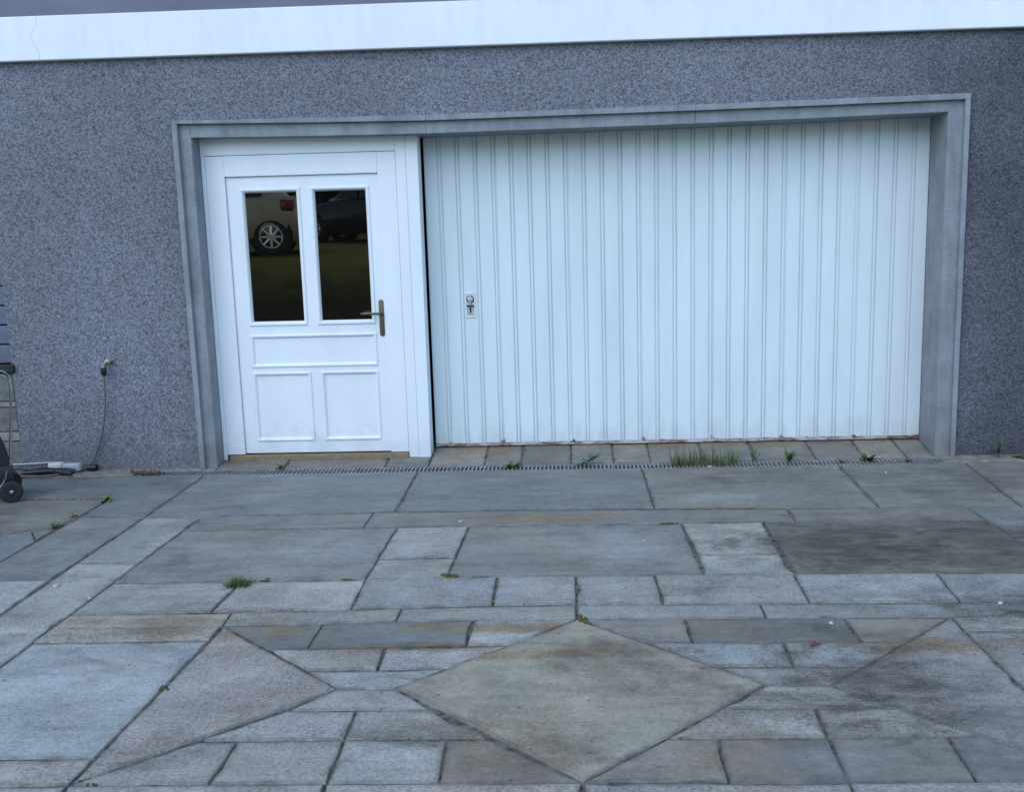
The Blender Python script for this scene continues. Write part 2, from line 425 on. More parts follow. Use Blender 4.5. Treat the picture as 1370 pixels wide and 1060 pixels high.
# each paving stone: kind, then x,y of its corners in metres
STONES = [
('b',[-4.0,-0.688,-3.384,-0.71,-2.712,-0.751,-2.7,-1.148,-2.337,-1.165,-2.36,-0.173,-3.676,-0.192,-4.0,-0.187]),
('b',[-4.0,-1.644,-3.998,-1.647,-2.959,-1.466,-2.837,-1.365,-2.727,-1.364,-2.712,-0.751,-3.384,-0.71,-4.0,-0.688]),
('m',[-4.0,-2.548,-2.705,-2.56,-2.709,-1.91,-2.712,-1.581,-2.83,-1.393,-2.959,-1.466,-4.0,-1.647]),
('b',[-2.712,-1.581,-2.723,-1.364,-2.83,-1.393]),
('m',[-2.709,-1.91,-2.7,-2.166,-2.562,-2.171,-2.335,-2.175,-2.337,-1.165,-2.7,-1.148]),
('l',[-2.702,-4.089,-2.301,-4.09,-2.323,-2.596,-2.335,-2.175,-2.7,-2.166]),
('g',[-2.33,-1.947,-2.029,-1.959,-2.021,-1.197,-2.337,-1.165]),
('g',[-2.323,-2.596,-2.3,-4.107,-2.051,-4.107,-2.041,-3.077,-2.029,-1.959,-2.33,-1.947]),
('b',[-2.337,-1.165,-0.99,-1.121,-1.008,-0.188,-2.358,-0.162]),
('b',[-0.99,-1.121,0.388,-1.131,0.378,-0.198,-1.008,-0.188]),
('b',[0.388,-1.131,1.545,-1.19,1.582,-0.196,0.378,-0.198]),
('b',[1.545,-1.19,2.261,-1.202,2.34,-0.192,1.582,-0.196]),
('b',[2.261,-1.202,4.0,-1.238,4.0,-0.198,2.34,-0.192]),
('b',[-2.021,-1.197,-2.024,-1.433,-1.1,-1.412,-1.102,-1.144,-2.337,-1.165]),
('b',[-1.1,-1.412,-0.291,-1.42,0.502,-1.427,1.067,-1.409,1.071,-1.185,-0.305,-1.137,-1.102,-1.144]),
('b',[1.067,-1.409,1.99,-1.445,1.979,-1.2,1.071,-1.185]),
('m',[1.99,-1.445,2.002,-1.844,2.025,-2.239,4,-2.28,4,-1.238,2.261,-1.202,1.979,-1.2]),
('m',[-2.032,-2.224,-1.442,-2.231,-0.93,-2.216,-0.927,-1.421,-1.697,-1.429,-2.024,-1.433]),
('g',[-0.93,-1.934,-0.575,-1.932,-0.564,-1.419,-0.927,-1.421]),
('g',[-0.93,-2.216,-0.579,-2.205,-0.575,-1.932,-0.93,-1.934]),
('m',[-0.579,-2.205,-0.251,-2.207,0.518,-2.207,0.501,-1.433,-0.291,-1.42,-0.564,-1.419]),
('g',[0.526,-1.946,0.89,-1.939,0.902,-1.434,0.501,-1.433]),
('g',[0.518,-2.207,0.901,-2.216,0.89,-1.939,0.526,-1.946]),
('d',[0.901,-2.216,2.025,-2.239,2.002,-1.844,1.99,-1.445,1.067,-1.409,0.902,-1.434]),
('g',[-2.036,-2.601,-1.471,-2.584,-1.468,-2.23,-2.032,-2.224]),
('w',[-1.471,-2.584,-0.917,-2.572,-0.93,-2.216,-1.468,-2.23]),
('g',[-0.917,-2.572,-0.354,-2.546,-0.361,-2.203,-0.579,-2.205,-0.93,-2.216]),
('g',[-0.354,-2.546,-0.023,-2.547,-0.026,-2.206,-0.361,-2.203]),
('g',[-0.023,-2.547,0.316,-2.555,0.309,-2.206,-0.026,-2.206]),
('g',[0.316,-2.555,0.884,-2.562,0.893,-2.216,0.518,-2.207,0.309,-2.206]),
('g',[0.884,-2.562,1.458,-2.567,1.479,-2.228,0.893,-2.216]),
('g',[1.458,-2.567,4.0,-2.595,4.0,-2.295,2.025,-2.239,1.479,-2.228]),
('o',[-2.038,-2.745,-1.376,-2.74,-1.385,-2.591,-2.036,-2.601]),
('w',[-2.039,-2.883,-1.377,-2.875,-1.376,-2.74,-2.038,-2.745]),
('l',[-2.041,-3.077,-2.048,-3.748,-1.678,-3.743,-1.402,-3.741,-1.377,-2.875,-2.039,-2.883]),
('w',[-2.05,-3.901,-1.717,-3.895,-1.405,-3.89,-1.402,-3.741,-1.678,-3.743,-2.048,-3.748]),
('g',[-1.375,-2.732,-0.991,-2.723,-0.714,-2.707,-0.713,-2.566,-1.385,-2.591]),
('g',[-0.714,-2.707,-0.227,-2.705,-0.022,-2.701,-0.023,-2.547,-0.713,-2.566]),
('g',[-0.022,-2.701,0.69,-2.712,0.69,-2.56,-0.023,-2.547]),
('g',[0.69,-2.712,1.368,-2.718,4.0,-2.762,4.0,-2.595,1.458,-2.567,0.69,-2.56]),
('b',[-1.12,-2.97,-0.987,-2.963,-0.989,-2.723,-1.369,-2.732]),
('b',[-0.987,-2.963,-0.418,-2.948,-0.413,-2.705,-0.714,-2.707,-0.989,-2.723]),
('l',[-0.418,-2.948,-0.265,-2.953,-0.022,-2.703,-0.227,-2.705,-0.413,-2.705]),
('d2',[0.232,-2.943,0.386,-2.942,0.383,-2.711,-0.016,-2.703]),
('b',[0.386,-2.942,0.977,-2.956,0.976,-2.714,0.69,-2.712,0.383,-2.711]),
('d2',[0.977,-2.956,1.121,-2.966,1.368,-2.718,0.976,-2.714]),
('g',[-0.941,-3.149,-0.703,-3.148,-0.71,-2.956,-0.987,-2.963,-1.12,-2.97]),
('w',[-0.703,-3.148,-0.459,-3.141,-0.265,-2.953,-0.71,-2.956]),
('g',[0.438,-3.147,0.698,-3.148,0.702,-2.951,0.232,-2.943]),
('g',[0.698,-3.148,0.931,-3.152,1.121,-2.966,0.977,-2.956,0.702,-2.951]),
('l',[-0.803,-3.291,-0.613,-3.295,-0.459,-3.141,-0.703,-3.148,-0.941,-3.149]),
('g',[0.584,-3.288,0.785,-3.299,0.931,-3.152,0.698,-3.148,0.438,-3.147]),
('g',[-0.925,-3.449,-0.474,-3.451,-0.613,-3.295,-0.803,-3.291]),
('g',[0.423,-3.449,0.943,-3.46,0.785,-3.299,0.584,-3.288]),
('w',[-1.132,-3.641,-0.704,-3.636,-0.708,-3.452,-0.925,-3.449]),
('g',[-0.704,-3.636,-0.28,-3.639,-0.474,-3.451,-0.708,-3.452]),
('g',[0.237,-3.64,0.694,-3.641,0.701,-3.456,0.423,-3.449]),
('g',[0.694,-3.641,1.127,-3.637,0.943,-3.46,0.701,-3.456]),
('g',[-1.404,-3.89,-1.021,-3.886,-1.018,-3.64,-1.132,-3.641]),
('g',[-1.021,-3.886,-0.696,-3.884,-0.704,-3.636,-1.018,-3.64]),
('g',[-0.696,-3.884,-0.394,-3.883,-0.401,-3.639,-0.704,-3.636]),
('d2',[-0.394,-3.883,-0.008,-3.882,-0.28,-3.639,-0.401,-3.639]),
('d2',[-0.008,-3.882,0.379,-3.887,0.385,-3.64,0.237,-3.64]),
('b',[0.379,-3.887,0.693,-3.889,0.698,-3.641,0.385,-3.64]),
('b',[0.693,-3.889,1.023,-3.886,1.031,-3.638,0.698,-3.641]),
('b',[1.023,-3.886,1.39,-3.879,1.386,-3.849,1.127,-3.637,1.031,-3.638]),
('w2',[-1.404,-3.89,-0.803,-3.291,-1.371,-2.736]),
('y',[-0.613,-3.295,-0.008,-3.88,0.584,-3.288,-0.019,-2.705]),
('w3',[0.785,-3.299,0.943,-3.462,1.127,-3.637,1.388,-3.857,1.366,-2.721]),
('g',[1.372,-2.856,4.0,-2.901,4.0,-2.762,1.368,-2.718]),
('w3',[1.386,-3.742,4.0,-3.762,4.0,-2.901,1.372,-2.856]),
('g',[1.39,-3.879,4.0,-3.875,4.0,-3.762,1.386,-3.742]),
('w',[-2.052,-4.081,-1.413,-4.076,-1.405,-3.89,-1.717,-3.895,-2.05,-3.901]),
('w',[-1.413,-4.076,-0.677,-4.072,-0.702,-3.885,-1.021,-3.886,-1.405,-3.89]),
('w',[-0.677,-4.072,0.004,-4.068,-0.01,-3.883,-0.394,-3.883,-0.702,-3.885]),
('w',[0.004,-4.068,0.688,-4.07,0.693,-3.889,0.379,-3.887,-0.01,-3.883]),
('w',[0.688,-4.07,1.406,-4.07,1.39,-3.879,1.023,-3.886,0.693,-3.889]),
('g',[1.406,-4.07,4.0,-4.06,4.0,-3.875,1.39,-3.879]),
('g',[-4,-3.3,-2.703,-3.3,-2.705,-2.56,-4,-2.55]),
('b',[-4,-4.09,-2.702,-4.09,-2.703,-3.3,-4,-3.3]),
]
# ------------------------------------------------------------------ ground
structure(MB().add([(-600,-600,-.16),(600,-600,-.16),(600,600,-.16),(-600,600,-.16)], [(0,1,2,3)]).build('ground', M['far_ground']))
structure(MB().box(-6.6, 6.6, -8.4, -.197, -.15, -.0055).build('bedding', M['joint_soil']))
structure(MB().hexa([(-2.36,-.048,-.15),(2.24,-.048,-.15),(2.24,.7,-.15),(-2.36,.7,-.15)], [(-2.36,-.048,-.008),(2.24,-.048,-.008),(2.24,.7,.098),(-2.36,.7,.098)]).build('bedding', M['joint_soil']))

STONE_COL = {'b': (.170, .175, .155, .15), 'l': (.318, .320, .280, .42), 'g': (.285, .282, .245, .48), 'w': (.325, .308, .265, .55),
             'w2': (.350, .308, .252, .62), 'w3': (.245, .228, .195, .48), 'y': (.305, .265, .180, .30), 'd': (.150, .140, .117, .15),
             'd2': (.220, .204, .168, .3), 'o': (.310, .278, .205, .4), 'm': (.205, .212, .188, .25), 't': (.165, .155, .132, .2)}

def inset_poly(pts, fn):
    """pts counter-clockwise; shift every edge inwards by fn(edge direction)"""
    n = len(pts); out = []
    E_ = []
    for i in range(n):
        a, b = Vector(pts[i]), Vector(pts[(i+1) % n])
        d = (b-a).normalized(); E_.append((a, d, Vector((-d.y, d.x)), fn(d)))
    for i in range(n):
        a0, d0, n0, o0 = E_[i-1]; a1, d1, n1, o1 = E_[i]
        p = Vector(pts[i])
        cr = d0.x*d1.y - d0.y*d1.x
        if abs(cr) < .12 and d0.dot(d1) > 0:
            out.append(p + (n0+n1).normalized()*max(o0, o1)); continue
        q0, q1 = a0 + n0*o0, a1 + n1*o1
        t = ((q1.x-q0.x)*d1.y - (q1.y-q0.y)*d1.x)/cr
        q = q0 + d0*t
        if (q-p).length > .06: q = p + (q-p).normalized()*.06
        out.append(q)
    return out

def stone_mesh(pts, rnd, thick=.055):
    def joint(d):
        base = .0052 if abs(d.x) > .93 else .0038 if abs(d.y) > .93 else .0030
        return base*rnd.uniform(.7, 1.6)
    q = inset_poly(pts, joint)
    ring = []
    n = len(q)
    for i in range(n):                                        # resample, with slightly chipped edges
        a, b = q[i], q[(i+1) % n]
        L = (b-a).length; m = max(1, int(L/.07)); nn = Vector((-(b-a).y, (b-a).x))/max(L, 1e-6)
        for j in range(m):
            p = a.lerp(b, j/m)
            if j: p = p + nn*(rnd.gauss(0, .0016) + (abs(rnd.gauss(0, .007)) if rnd.random() < .10 else 0))
            ring.append(p)
    n = len(ring)
    def shrink(r, d):
        o = []
        for i in range(n):
            t0 = (r[i]-r[i-1]).normalized(); t1 = (r[(i+1) % n]-r[i]).normalized()
            nn = Vector((-t0.y, t0.x)) + Vector((-t1.y, t1.x))
            nn = nn.normalized() if nn.length > 1e-4 else Vector((-t1.y, t1.x))
            o.append(r[i] + nn*(d if isinstance(d, float) else d[i]))
        return o
    room = []                                                 # how far each rim point is from the edges opposite it
    for i in range(n):
        p = ring[i]; best = 1.0
        for j in range(n):
            if min((j-i) % n, (i-j) % n) < 2 or (j+1) % n in (i, (i-1) % n): continue
            a = ring[j]; d_ = ring[(j+1) % n]-a
            t = max(0, min(1, (p-a).dot(d_)/max(d_.length_squared, 1e-9)))
            q_ = (p-a-d_*t).length
            if q_ < best and abs((p-a).cross(d_) if False else (p.x-a.x)*d_.y-(p.y-a.y)*d_.x)/max(d_.length, 1e-6) > .004: best = q_
        room.append(best)
    r1 = shrink(ring, [min(.003, .12*x) for x in room])
    r2 = shrink(r1, [min(.020, .25*x) for x in room])
    verts = [(p.x, p.y, -thick) for p in ring] + [(p.x, p.y, -.005) for p in ring] + [(p.x, p.y, 0) for p in r1] + [(p.x, p.y, .0004) for p in r2]
    faces = []
    for l in range(3):
        for i in range(n):
            a, b = l*n+i, l*n+(i+1) % n
            faces.append((a, b, b+n, a+n))
    faces.append(tuple(range(3*n, 4*n)))
    me = bpy.data.meshes.new('paving_stone')
    me.from_pydata(verts, [], faces)
    bm = bmesh.new(); bm.from_mesh(me)
    bmesh.ops.triangulate(bm, faces=[f for f in bm.faces if len(f.verts) > 4])
    bm.to_mesh(me); bm.free()
    at = me.attributes.new('edge', 'FLOAT', 'POINT')
    at.data.foreach_set('value', [1.0]*(3*n) + [0.0]*n)
    me.materials.append(M['stone'])
    return me

paving = structure(bpy.data.objects.new('paving', None)); COL.objects.link(paving)
rnd = random.Random(11)
def lay(kind, pts, zoff=None):
    o = link('paving_stone', stone_mesh(pts, rnd), paving)
    c = STONE_COL[kind]; f = rnd.uniform(.90, 1.10); h = rnd.uniform(-.012, .012)
    o.color = (c[0]*f+h, c[1]*f, c[2]*f-h, c[3])
    cx = sum(p[0] for p in pts)/len(pts); cy = sum(p[1] for p in pts)/len(pts)
    wx = max(p[0] for p in pts)-min(p[0] for p in pts); wy = max(p[1] for p in pts)-min(p[1] for p in pts)
    rx = max(-1, min(1, rnd.gauss(0, .6)))*.0032/max(wy, .25); ry = max(-1, min(1, rnd.gauss(0, .6)))*.0032/max(wx, .25)
    mt = Matrix.Translation((cx, cy, rnd.uniform(-.0015, .0030) if zoff is None else zoff)) @ Matrix.Rotation(rx, 4, 'X') @ Matrix.Rotation(ry, 4, 'Y') @ Matrix.Translation((-cx, -cy, 0))
    o.matrix_world = mt
for kind, c in STONES:
    lay(kind, list(zip(c[0::2], c[1::2])))
rows = [-.165, -1.2, -1.45, -2.24, -2.57, -3.2, -3.88, -4.09]
for sx in (-1, 1):                                            # the paving carries on to both sides
    for y1, y0 in zip(rows, rows[1:]):
        lay(rnd.choice('bgl'), [(sx*5.3+1.28*(-1 if sx > 0 else -1), y0), (sx*5.3+1.28, y0), (sx*5.3+1.28, y1), (sx*5.3-1.28, y1)])
rows = [-4.09, -4.55, -5.2, -5.55, -6.3, -6.9, -7.2, -8.0]
for y1, y0 in zip(rows, rows[1:]):                            # and behind the camera
    x = -6.5
    while x < 6.5:
        x2 = min(6.5, x + rnd.uniform(.8, 1.7))
        if 6.5-x2 < .5: x2 = 6.5
        lay(rnd.choice('bglw'), [(x, y0), (x2, y0), (x2, y1), (x, y1)])
        x = x2

# sloping threshold slabs between drain and doors
thr = structure(bpy.data.objects.new('threshold', None)); COL.objects.link(thr)
sill_x = [-2.342, -1.90, -1.245, -.965, -.608, -.372, -.055, .213, .445, .783, 1.107, 1.486, 1.786, 2.05, 2.225]
for a, b in zip(sill_x, sill_x[1:]):
    o = link('threshold_stone', stone_mesh([(a, -.047), (b, -.047), (b, .345), (a, .345)], rnd), thr)
    c = STONE_COL[rnd.choice(['t', 't', 'd2', 'b'])]; f = rnd.uniform(.85, 1.08)
    o.color = (c[0]*f*1.04, c[1]*f, c[2]*f*.95, .2)
    o.matrix_world = Matrix.Translation((0, -.047, rnd.uniform(-.003, .001))) @ Matrix.Rotation(math.atan(.143), 4, 'X') @ Matrix.Translation((0, .047, 0))
for (x0, x1, y0) in ((-3.63, -2.83, -.168), (-2.83, -2.342, -.048), (2.225, 2.235, -.048), (2.235, 6.6, -.168)):
    structure(MB().cbox(x0, x1, y0, .05, -.15, .004, .004).build('gutter_strip', M['concrete_strip']))
structure(MB().cbox(-6.6, -3.63, -.168, .05, -.15, .002, .004).build('gutter_strip', M['concrete_strip']))

# slotted drain along the doors
drain = thing('drain_channel', 'long narrow drain with slotted grey grate in front of both doors', 'drain', (0, 0, 0))
MB().box(-2.83, 2.235, -.196, -.186, -.13, -.004).box(-2.83, 2.235, -.058, -.049, -.13, -.004).box(-2.83, 2.235, -.186, -.058, -.15, -.09).build('trough', M['black_void'], drain)
g = MB()
GL = 1.012
g.box(.002, GL-.002, -.1945, -.182, -.022, 0).box(.002, GL-.002, -.063, -.0505, -.022, 0)
nb = 41
for i in range(nb):
    x = .004 + (GL-.008)*i/(nb-1)
    g.box(x-.0055 if i else .002, x+.0055 if i < nb-1 else GL-.002, -.182, -.063, -.030, -.001)
gm = g.mesh('grate', M['galvanised_grate'])
for i in range(5):
    o = link('grate', gm, drain); o.location = (-2.828 + i*GL, 0, rnd.uniform(-.002, .001))

# ------------------------------------------------------------------ house
house = thing('house', 'grey plastered house front with white band over garage and door', 'house', (0, 0, 0))
XL, XR = -3.625, 7.0
p = MB()
p.box(XL, -2.43, 0, .36, -.15, 2.166)
p.box(2.328, XR, 0, .36, -.15, 2.166)
p.box(XL, XR, 0, .36, 2.166, 2.60)
p.build('plaster_wall', M['plaster'], house)
p = MB().box(XL-.05, XR, .03, .36, 2.60, 5.6)
p.box(XL, XL+.3, .36, 7.7, -.15, 5.6).box(XR-.3, XR, .36, 7.7, -.15, 5.6).box(XL, XR, 7.7, 8.0, -.15, 5.6)
p.build('upper_wall', M['smooth_plaster'], house)
MB().cbox(XL-.6, XR+.06, -.045, .028, 2.556, 2.812, .004).build('white_band', M['white_render'], house)
MB().tube([(-3.215,-.0445,2.558),(-3.21,-.0445,2.60),(-3.235,-.0445,2.645),(-3.255,-.0445,2.69),(-3.24,-.0445,2.72),(-3.215,-.0445,2.76),(-3.205,-.0445,2.811)], .0009, 5).build('crack', M['concrete_strip'], house)
rf = MB()
rf.add([(XL-.5,-.6,5.5),(XR+.5,-.6,5.5),(XR+.5,4,7.6),(XL-.5,4,7.6),(XL-.5,8.6,5.5),(XR+.5,8.6,5.5)], [(0,1,2,3),(3,2,5,4),(0,3,4),(1,5,2),(0,4,5,1)])
rf.build('roof', M['roof_tile'], house)

# concrete surround of the opening
sur = link('door_surround', None, house)
sag_b = [(-2.412, 2.083), (-1.6, 2.070), (-.894, 2.064), (.73, 2.074), (1.5, 2.085), (2.312, 2.098)]
lip_b = [(-2.447, 2.163), (-1.6, 2.147), (-.891, 2.137), (.73, 2.146), (1.5, 2.153), (2.343, 2.163)]
lip_t = [(-2.447, 2.181), (-1.6, 2.173), (-.89, 2.169), (.73, 2.180), (1.5, 2.187), (2.343, 2.196)]
def at(t, x):
    for (a, za), (b, zb) in zip(t, t[1:]):
        if x <= b: return za + (zb-za)*(x-a)/(b-a)
    return t[-1][1]
def beam(x0, x1, y0, y1, zb, zt):
    m = MB(); xs = [x0] + [x for x, _ in sag_b if x0+.02 < x < x1-.02] + [x1]
    ring = [[(x, y0, zb(x)), (x, y1, zb(x)), (x, y1, zt(x)), (x, y0, zt(x))] for x in xs]
    for r in ring: m.v += r
    for i in range(len(xs)-1):
        for k_ in range(4): m.f.append((i*4+k_, i*4+(k_+1) % 4, i*4+4+(k_+1) % 4, i*4+4+k_))
    m.f += [(0, 1, 2, 3), tuple(len(m.v)-4+q for q in (3, 2, 1, 0))]
    return m
for a, b in ((-2.342, -.896), (-.893, .728), (.731, 2.225)):
    beam(a, b, .001, .33, lambda x: at(sag_b, x), lambda x: 2.1655).build('lintel', M['concrete'], sur)
for a, b in ((-2.447, -.8915), (-.8895, .729), (.731, 2.343)):
    beam(a, b, -.030, -.001, lambda x: at(lip_b, x), lambda x: at(lip_t, x)).build('moulding', M['concrete'], sur)
MB().cbox(-2.447, -2.413, -.030, -.001, .004, 2.1625, .003).build('moulding', M['concrete'], sur)
MB().cbox(2.313, 2.343, -.030, -.001, .004, 2.1625, .003).build('moulding', M['concrete'], sur)
MB().cbox(-2.4295, -2.3425, .001, .33, -.15, 2.1655, .004).build('jamb', M['concrete'], sur)
MB().cbox(2.2255, 2.3275, .001, .33, -.15, 2.1655, .004).build('jamb', M['concrete'], sur)

# garage door: vertical boards with narrow battens, up-and-over
gd = link('garage_door', None, house)
gd['label'] = 'wide white ribbed metal garage door rusting along its lower edge'
GY, GX0, GX1, P0, PITCH = .300, -.958, 2.222, -.861, .1150
TOPZ = 2.12
MB().box(GX0+.004, GX1-.002, GY+.0056, GY+.03, .058, TOPZ).build('door_sheet', M['garage_paint'], gd)
def board(x0, x1):
    o = MB().cbox(0, x1-x0, 0, .0054, .0765, TOPZ, .0044).build('board', M['garage_paint'], gd)
    o.location = (x0, GY + rnd.uniform(-.0006, .0006), 0); o.rotation_euler = (rnd.gauss(0, .0006), 0, rnd.gauss(0, .008))
xs = [P0 + PITCH*i for i in range(27)]
board(GX0, xs[0]-.0125)
bm_ = MB().cbox(-.0085, .0085, -.0005, .0054, .0765, TOPZ, .0044).mesh('batten', M['garage_paint'])
for i, x in enumerate(xs):
    o = link('batten', bm_, gd); o.location = (x - (.001 if i % 4 == 3 else 0), GY, 0)
    board(x + (.0165 if i % 4 == 3 else .0125), (xs[i+1]-.0125) if i < 26 else GX1)
MB().cbox(GX0, GX1, GY-.006, GY+.012, .057, .074, .002).build('bottom_rail', M['rust'], gd)
for i in (3, 7, 11, 15, 19, 23):
    m = MB(); x = xs[i] + .012
    for q in range(7):
        a = rnd.uniform(-.014, .014); h = abs(rnd.gauss(0, .012))
        m.cbox(x+a-.004, x+a+.004, GY-.004, GY+.002, .072, .079+h, .001)
    m.build('rust_patch', M['rust'], gd)
lx0, lx1, lz0, lz1 = -.727, -.660, .914, 1.078
MB().frame(lx0, lx1, lz0, lz1, [(0, GY+.001), (.001, GY-.005), (.008, GY-.006), (.011, GY-.001), (.011, GY+.004)]).add([(lx0+.011,GY-.0005,lz0+.011),(lx1-.011,GY-.0005,lz0+.011),(lx1-.011,GY-.0005,lz1-.011),(lx0+.011,GY-.0005,lz1-.011)], [(0,1,2,3)]).build('lock_plate', M['garage_paint'], gd)
cxl = (lx0+lx1)/2
MB().lathe([(.0245, -.001), (.0245, -.006), (.021, -.0075), (.0195, -.004)], (cxl, GY, 1.035), 'y', 20).build('lock_ring', M['dark_metal'], gd, True)
MB().lathe([(.018, -.003), (.018, -.008), (.015, -.010)], (cxl, GY, 1.035), 'y', 18).cbox(cxl-.0055, cxl+.0055, GY-.026, GY-.006, 1.008, 1.062, .002).build('lock_knob', M['lock_steel'], gd, True)
MB().cbox(cxl-.024, cxl+.024, GY-.010, GY-.001, .986, .998, .002).build('lock_latch', M['dark_metal'], gd)
MB().cbox(cxl-.021, cxl+.021, GY-.004, GY-.0008, .930, .982, .002).build('lock_escutcheon', M['lock_steel'], gd)
MB().lathe([(.0075, -.0042), (.0075, -.006), (.006, -.0062)], (cxl, GY, .973), 'y', 14).cbox(cxl-.0045, cxl+.0045, GY-.006, GY-.0042, .945, .972, .001).build('keyhole', M['black_plastic'], gd)

# panelled side door
ed = link('entrance_door', None, house)
ed['label'] = 'white panelled side door with two dark glass panes and brass handle'
fr = link('door_frame', None, ed)
def fpart(*b, c=.003): MB().cbox(*b, c).build('frame_member', M['white_paint'], fr)
fpart(-2.3415, -2.3185, .130, .30, .022, 2.11)                # outer stile, head, post
fpart(-2.3180, -1.1125, .130, .30, 1.978, 2.11)
fpart(-1.1120, -1.0475, .130, .25, .024, 2.11)
fpart(-1.0465, -.9705, .1285, .262, .022, 2.11)
fpart(-2.3175, -2.1985, .1335, .29, .060, 1.9755)             # inner frame
fpart(-2.1980, -1.2305, .1335, .29, 1.8465, 1.9755)
fpart(-1.2300, -1.1135, .1335, .25, .060, 1.9755)
MB().cbox(-2.300, -1.113, .118, .30, .020, .056, .004).build('door_sill', M['threshold_wood'], ed)
LY = .152                                                     # face of the leaf
lf = MB()
gx = [(-2.115, -1.731), (-1.667, -1.291)]; gz = (.903, 1.773)
pz = (.632, .845); qz = (.143, .601)
def lbox(x0, x1, z0, z1): lf.box(x0, x1, LY, LY+.045, z0, z1)
lbox(-2.1960, gx[0][0], .066, 1.8445); lbox(gx[1][1], -1.2320, .066, 1.8445)
for z0, z1 in ((.066, qz[0]), (qz[1], pz[0]), (pz[1], gz[0]), (gz[1], 1.8445)): lbox(gx[0][0], gx[1][1], z0, z1)
lbox(gx[0][1], gx[1][0], qz[0], qz[1]); lbox(gx[0][1], gx[1][0], gz[0], gz[1])
lf.build('door_leaf', M['white_paint'], ed)
prof_g = [(0, LY), (.001, LY-.006), (.006, LY-.009), (.015, LY-.008), (.021, LY-.001), (.027, LY+.016), (.0275, LY+.024)]
prof_p = [(0, LY), (.001, LY-.005), (.005, LY-.008), (.013, LY-.007), (.019, LY-.001), (.025, LY+.009), (.0255, LY+.013)]
for x0, x1 in gx:
    MB().frame(x0, x1, gz[0], gz[1], prof_g).build('glazing_bead', M['white_paint'], ed, True)
    MB().box(x0+.02, x1-.02, LY+.020, LY+.026, gz[0]+.02, gz[1]-.02).build('window_pane', M['glass'], ed)
for x0, x1, z0, z1 in ((gx[0][0], gx[1][1], *pz), (gx[0][0], gx[0][1], *qz), (gx[1][0], gx[1][1], *qz)):
    MB().frame(x0, x1, z0, z1, prof_p).build('panel_moulding', M['white_paint'], ed, True)
    pb = MB().box(x0+.02, x1-.02, LY+.008, LY+.022, z0+.02, z1-.02)
    pb.build('door_panel', M['white_paint'], ed)
# brass handle
hp = MB(); hx = -1.2515; pts = []
for i in range(13):
    a = math.pi*i/12; pts.append((hx+.0155*math.cos(a), 1.040+.0155*math.sin(a)))
for i in range(13):
    a = math.pi+math.pi*i/12; pts.append((hx+.0155*math.cos(a), .836+.0155*math.sin(a)))
n_ = len(pts)
hp.add([(x, LY-.001, z_) for x, z_ in pts] + [(x, LY-.006, z_) for x, z_ in pts] + [(hx+(x-hx)*.8, LY-.008, .938+(z_-.938)*.98) for x, z_ in pts],
       [(i, (i+1) % n_, n_+(i+1) % n_, n_+i) for i in range(n_)] + [(n_+i, n_+(i+1) % n_, 2*n_+(i+1) % n_, 2*n_+i) for i in range(n_)] + [tuple(range(2*n_, 3*n_))])
hp.lathe([(.006, -.008), (.006, -.0115), (.003, -.0115)], (hx, LY, .868), 'y', 12)
hp.build('handle_plate', M['antique_brass'], ed, True)
MB().tube([(hx, LY-.006, .968), (hx, LY-.05, .968)], .009, 10).tube([(hx, LY-.048, .968), (hx-.02, LY-.054, .969), (hx-.06, LY-.055, .971), (hx-.10, LY-.052, .972), (hx-.125, LY-.046, .970)], [.009, .0085, .008, .0075, .005], 10).build('handle_lever', M['antique_brass'], ed, True)

# ------------------------------------------------------------------ boarded wall at the left corner
annex = thing('boarded_wall', 'blue-grey horizontal boards above a dark rail and stone blocks at the left edge', 'wall', (-4.6, .03, 0))
def apart(name, mb, m): mb.v = [(x+4.6, y-.03, z_) for x, y, z_ in mb.v]; mb.build(name, m, annex)
z_ = .712
while z_ < 2.5:
    apart('plank', MB().cbox(-5.9, -3.632, .028 + .0, .06, z_, z_+.116, .005), M['blue_grey_plank']); z_ += .1245
apart('backing', MB().box(-5.9, -3.634, .062, .3, -.1, 2.62), M['black_void'])
apart('rail', MB().cbox(-5.9, -3.606, -.022, .061, .655, .705, .004), M['black_plastic'])
for zz, hh, mm, xx in ((.003, .197, 'stone_block', -3.628), (.203, .062, 'pale_block', -3.632), (.268, .156, 'stone_block', -3.634), (.427, .036, 'pale_block', -3.636), (.466, .186, 'stone_block', -3.636)):
    x = xx; i = 0
    while x > -5.8:
        x2 = x - rnd.uniform(.3, .55)
        apart('block', MB().cbox(x2+.006, x, .012+.004*rnd.random(), .0615, zz, zz+hh-.003, .004), M[mm]); x = x2

# ------------------------------------------------------------------ tap, hose and odds and ends by the left wall
tap = thing('garden_tap', 'small brass garden tap with black hose connector on the grey wall', 'tap', (-3.0, 0, .70))
MB().lathe([(.017, .001), (.017, -.006), (.010, -.008)], (.022, 0, .012), 'y', 14).tube([(.022, -.004, .012), (.022, -.04, .012)], .0105, 10).lathe([(.012, -.03), (.021, -.036), (.021, -.05), (.012, -.056)], (.022, 0, .012), 'y', 14).build('valve', M['tap_metal'], tap, True)
MB().tube([(.022, -.034, .012), (.006, -.046, .006), (-.004, -.05, -.006), (-.006, -.05, -.022)], [.010, .011, .013, .016], 10).build('spout', M['tap_metal'], tap, True)
MB().tube([(-.006, -.05, -.019), (-.006, -.05, -.026), (-.006, -.05, -.060), (-.006, -.05, -.073)], [.017, .0185, .0175, .011], 12).build('hose_connector', M['black_plastic'], tap, True)

